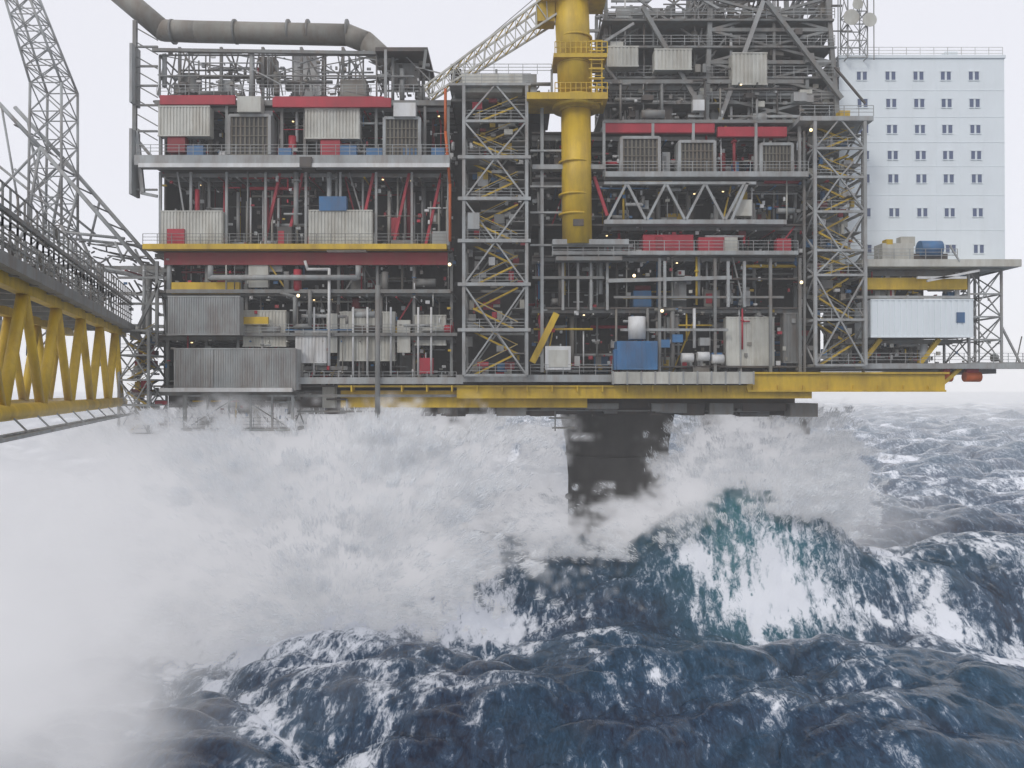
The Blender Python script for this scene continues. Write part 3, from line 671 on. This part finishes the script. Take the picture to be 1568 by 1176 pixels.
# even glow added for light scattered many times inside the cloud (the renderer follows a single scattering only)
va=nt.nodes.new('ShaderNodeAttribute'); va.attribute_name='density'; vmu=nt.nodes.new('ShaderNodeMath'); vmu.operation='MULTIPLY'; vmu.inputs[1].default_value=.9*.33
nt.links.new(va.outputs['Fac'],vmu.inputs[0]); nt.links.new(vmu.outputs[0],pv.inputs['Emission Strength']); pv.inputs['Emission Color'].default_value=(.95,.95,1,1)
g=bpy.data.node_groups.new('mist_volume','GeometryNodeTree'); g.interface.new_socket('Geometry',in_out='INPUT',socket_type='NodeSocketGeometry'); g.interface.new_socket('Geometry',in_out='OUTPUT',socket_type='NodeSocketGeometry')
N=g.nodes;K=g.links
gi=N.new('NodeGroupInput');go=N.new('NodeGroupOutput');pos=N.new('GeometryNodeInputPosition')
vc=N.new('GeometryNodeVolumeCube'); vc.inputs['Min'].default_value=lo; vc.inputs['Max'].default_value=hi
for a,r_ in zip(('Resolution X','Resolution Y','Resolution Z'),res): vc.inputs[a].default_value=int(r_)
v1=N.new('ShaderNodeVectorMath');v1.operation='SUBTRACT';K.new(pos.outputs[0],v1.inputs[0]);v1.inputs[1].default_value=lo
v2=N.new('ShaderNodeVectorMath');v2.operation='MULTIPLY';K.new(v1.outputs[0],v2.inputs[0]);v2.inputs[1].default_value=tuple((res-1)/(hi-lo))
v3=N.new('ShaderNodeVectorMath');v3.operation='ADD';K.new(v2.outputs[0],v3.inputs[0]);v3.inputs[1].default_value=(.5,.5,.5)
v4=N.new('ShaderNodeVectorMath');v4.operation='FLOOR';K.new(v3.outputs[0],v4.inputs[0])
v5=N.new('ShaderNodeSeparateXYZ');K.new(v4.outputs[0],v5.inputs[0])
def im(op,a,c):
    n=N.new('FunctionNodeIntegerMath'); n.operation=op
    for i,v in enumerate((a,c)):
        if isinstance(v,int): n.inputs[i].default_value=v
        else: K.new(v,n.inputs[i])
    return n.outputs[0]
ix=im('ADD',im('MULTIPLY',im('ADD',im('MULTIPLY',v5.outputs[0],int(res[1])),v5.outputs[1]),int(res[2])),v5.outputs[2])
si=N.new('GeometryNodeSampleIndex'); si.data_type='FLOAT'; si.domain='POINT'; si.clamp=True
na=N.new('GeometryNodeInputNamedAttribute'); na.data_type='FLOAT'; na.inputs['Name'].default_value='dens'
K.new(gi.outputs[0],si.inputs['Geometry']); K.new(na.outputs[0],si.inputs['Value']); K.new(ix,si.inputs['Index']); K.new(si.outputs[0],vc.inputs['Density'])
sm=N.new('GeometryNodeSetMaterial'); sm.inputs['Material'].default_value=mv; K.new(vc.outputs[0],sm.inputs[0]); K.new(sm.outputs[0],go.inputs[0])
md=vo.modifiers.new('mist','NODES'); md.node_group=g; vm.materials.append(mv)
# ---- flying water: elongated drops thrown out of the breaking crests
r=np.random.RandomState(9)
def drops(mask,n,src,lmin,lmax):
    w=mask.ravel().astype(np.float64); c=np.cumsum(w); ii=np.searchsorted(c,r.rand(n)*c[-1])
    P=np.stack([GX.ravel()[ii],GY.ravel()[ii],GZ.ravel()[ii]],-1)+r.uniform(-.32,.32,(n,3))
    dv=P-np.array(src); dv/=np.linalg.norm(dv,axis=1,keepdims=True)+1e-6; dv+=r.normal(0,.22,(n,3)); dv/=np.linalg.norm(dv,axis=1,keepdims=True)
    up=r.normal(0,1,(n,3)); sdv=np.cross(dv,up); sdv/=np.linalg.norm(sdv,axis=1,keepdims=True)
    L_=(lmin+(lmax-lmin)*r.rand(n)**3)[:,None]; W_=(L_*.07+.02)
    return np.stack([P-dv*L_/2,P+sdv*W_,P+dv*L_/2,P-sdv*W_],1)
hf=np.clip(nB*1.0+.0,0,3)**1.5
mk1=np.clip((body*1.1+.2*nA+.26*nB-.02)*2.2,0,1)*hf*above*(GZ<25)*np.clip((5-GY)/5,.01,1)
mk2=np.clip((plume*1.1+.2*nA+.22*nB-.02)*2.5,0,1)*hf*above*np.clip(1-(GY-9)/6,0,1)*(GZ<25)
Q=np.concatenate([drops(mk1,240000,(-20,4,0),.12,1.2),drops(mk2,120000,(27,9,2),.10,.8)]).astype(np.float32)
nq=len(Q); dm=bpy.data.meshes.new('flying_drops'); dm.vertices.add(nq*4); dm.vertices.foreach_set('co',Q.ravel()); dm.loops.add(nq*4); dm.loops.foreach_set('vertex_index',np.arange(nq*4,dtype=np.int32)); dm.polygons.add(nq); dm.polygons.foreach_set('loop_start',np.arange(nq,dtype=np.int32)*4); dm.update(calc_edges=True)
m,nt,p=newmat('white_water_drops'); nt.nodes.remove(p); df=nt.nodes.new('ShaderNodeBsdfDiffuse'); tr=nt.nodes.new('ShaderNodeBsdfTranslucent'); ms=nt.nodes.new('ShaderNodeMixShader')
for q_ in (df,tr): q_.inputs[0].default_value=(.93,.95,.97,1)
nt.links.new(df.outputs[0],ms.inputs[1]); nt.links.new(tr.outputs[0],ms.inputs[2]); nt.links.new(ms.outputs[0],nt.nodes['Material Output'].inputs[0]); dm.materials.append(m)
do=bpy.data.objects.new('flying_drops',dm); scene.collection.objects.link(do); do.parent=spray
# ---- thin salt haze filling the air over the sea
hb=B(); M['hz']=bpy.data.materials.new('salt_haze'); mh=M['hz']; mh.use_nodes=True; nt=mh.node_tree; nt.nodes.clear()
oh=nt.nodes.new('ShaderNodeOutputMaterial'); sh=nt.nodes.new('ShaderNodeVolumeScatter'); eh=nt.nodes.new('ShaderNodeEmission'); ah=nt.nodes.new('ShaderNodeAddShader')
HD=.0006; sh.inputs['Density'].default_value=HD; sh.inputs['Color'].default_value=(.97,.98,1,1); eh.inputs[0].default_value=(.94,.96,1,1); eh.inputs[1].default_value=HD*.36  # haze also gets an added glow in place of repeated scattering
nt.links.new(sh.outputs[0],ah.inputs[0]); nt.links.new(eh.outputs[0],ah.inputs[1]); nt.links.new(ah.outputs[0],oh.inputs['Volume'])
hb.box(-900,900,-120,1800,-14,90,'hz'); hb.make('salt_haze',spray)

# ================================================================ LIGHT, SKY, CAMERA
w=bpy.data.worlds.new('World'); scene.world=w; w.use_nodes=True; N=w.node_tree.nodes;K=w.node_tree.links
bg=N['Background']; sk=N.new('ShaderNodeTexSky'); sk.sky_type='NISHITA'; sk.sun_disc=False; EL,AZ=math.radians(38),math.radians(215)
sk.sun_elevation=EL; sk.sun_rotation=AZ
mx=N.new('ShaderNodeMix'); mx.data_type='RGBA'; mx.inputs[0].default_value=.9; mx.inputs[7].default_value=(9.2,9.2,9.8,1)
K.new(sk.outputs[0],mx.inputs[6]); K.new(mx.outputs[2],bg.inputs[0]); bg.inputs[1].default_value=.1
sl=bpy.data.lights.new('sun','SUN'); sl.energy=.9; sl.angle=math.radians(15); sl.color=(1,.96,.9)
so=bpy.data.objects.new('sun',sl); scene.collection.objects.link(so)
sv=Vector((math.sin(AZ)*math.cos(EL),math.cos(AZ)*math.cos(EL),math.sin(EL))); so.rotation_euler=sv.to_track_quat('Z','Y').to_euler()
cam=bpy.data.cameras.new('camera'); cam.lens=36*F/1568; cam.sensor_width=36; cam.clip_end=30000; cam.clip_start=.5
co=bpy.data.objects.new('camera',cam); scene.collection.objects.link(co); co.location=(0,-D,CZ); co.rotation_euler=(math.radians(90)+math.atan((HY-588)/F),0,0)
scene.camera=co
scene.view_settings.view_transform='Standard'; scene.view_settings.look='None'
print('DONE',time.time()-T0)
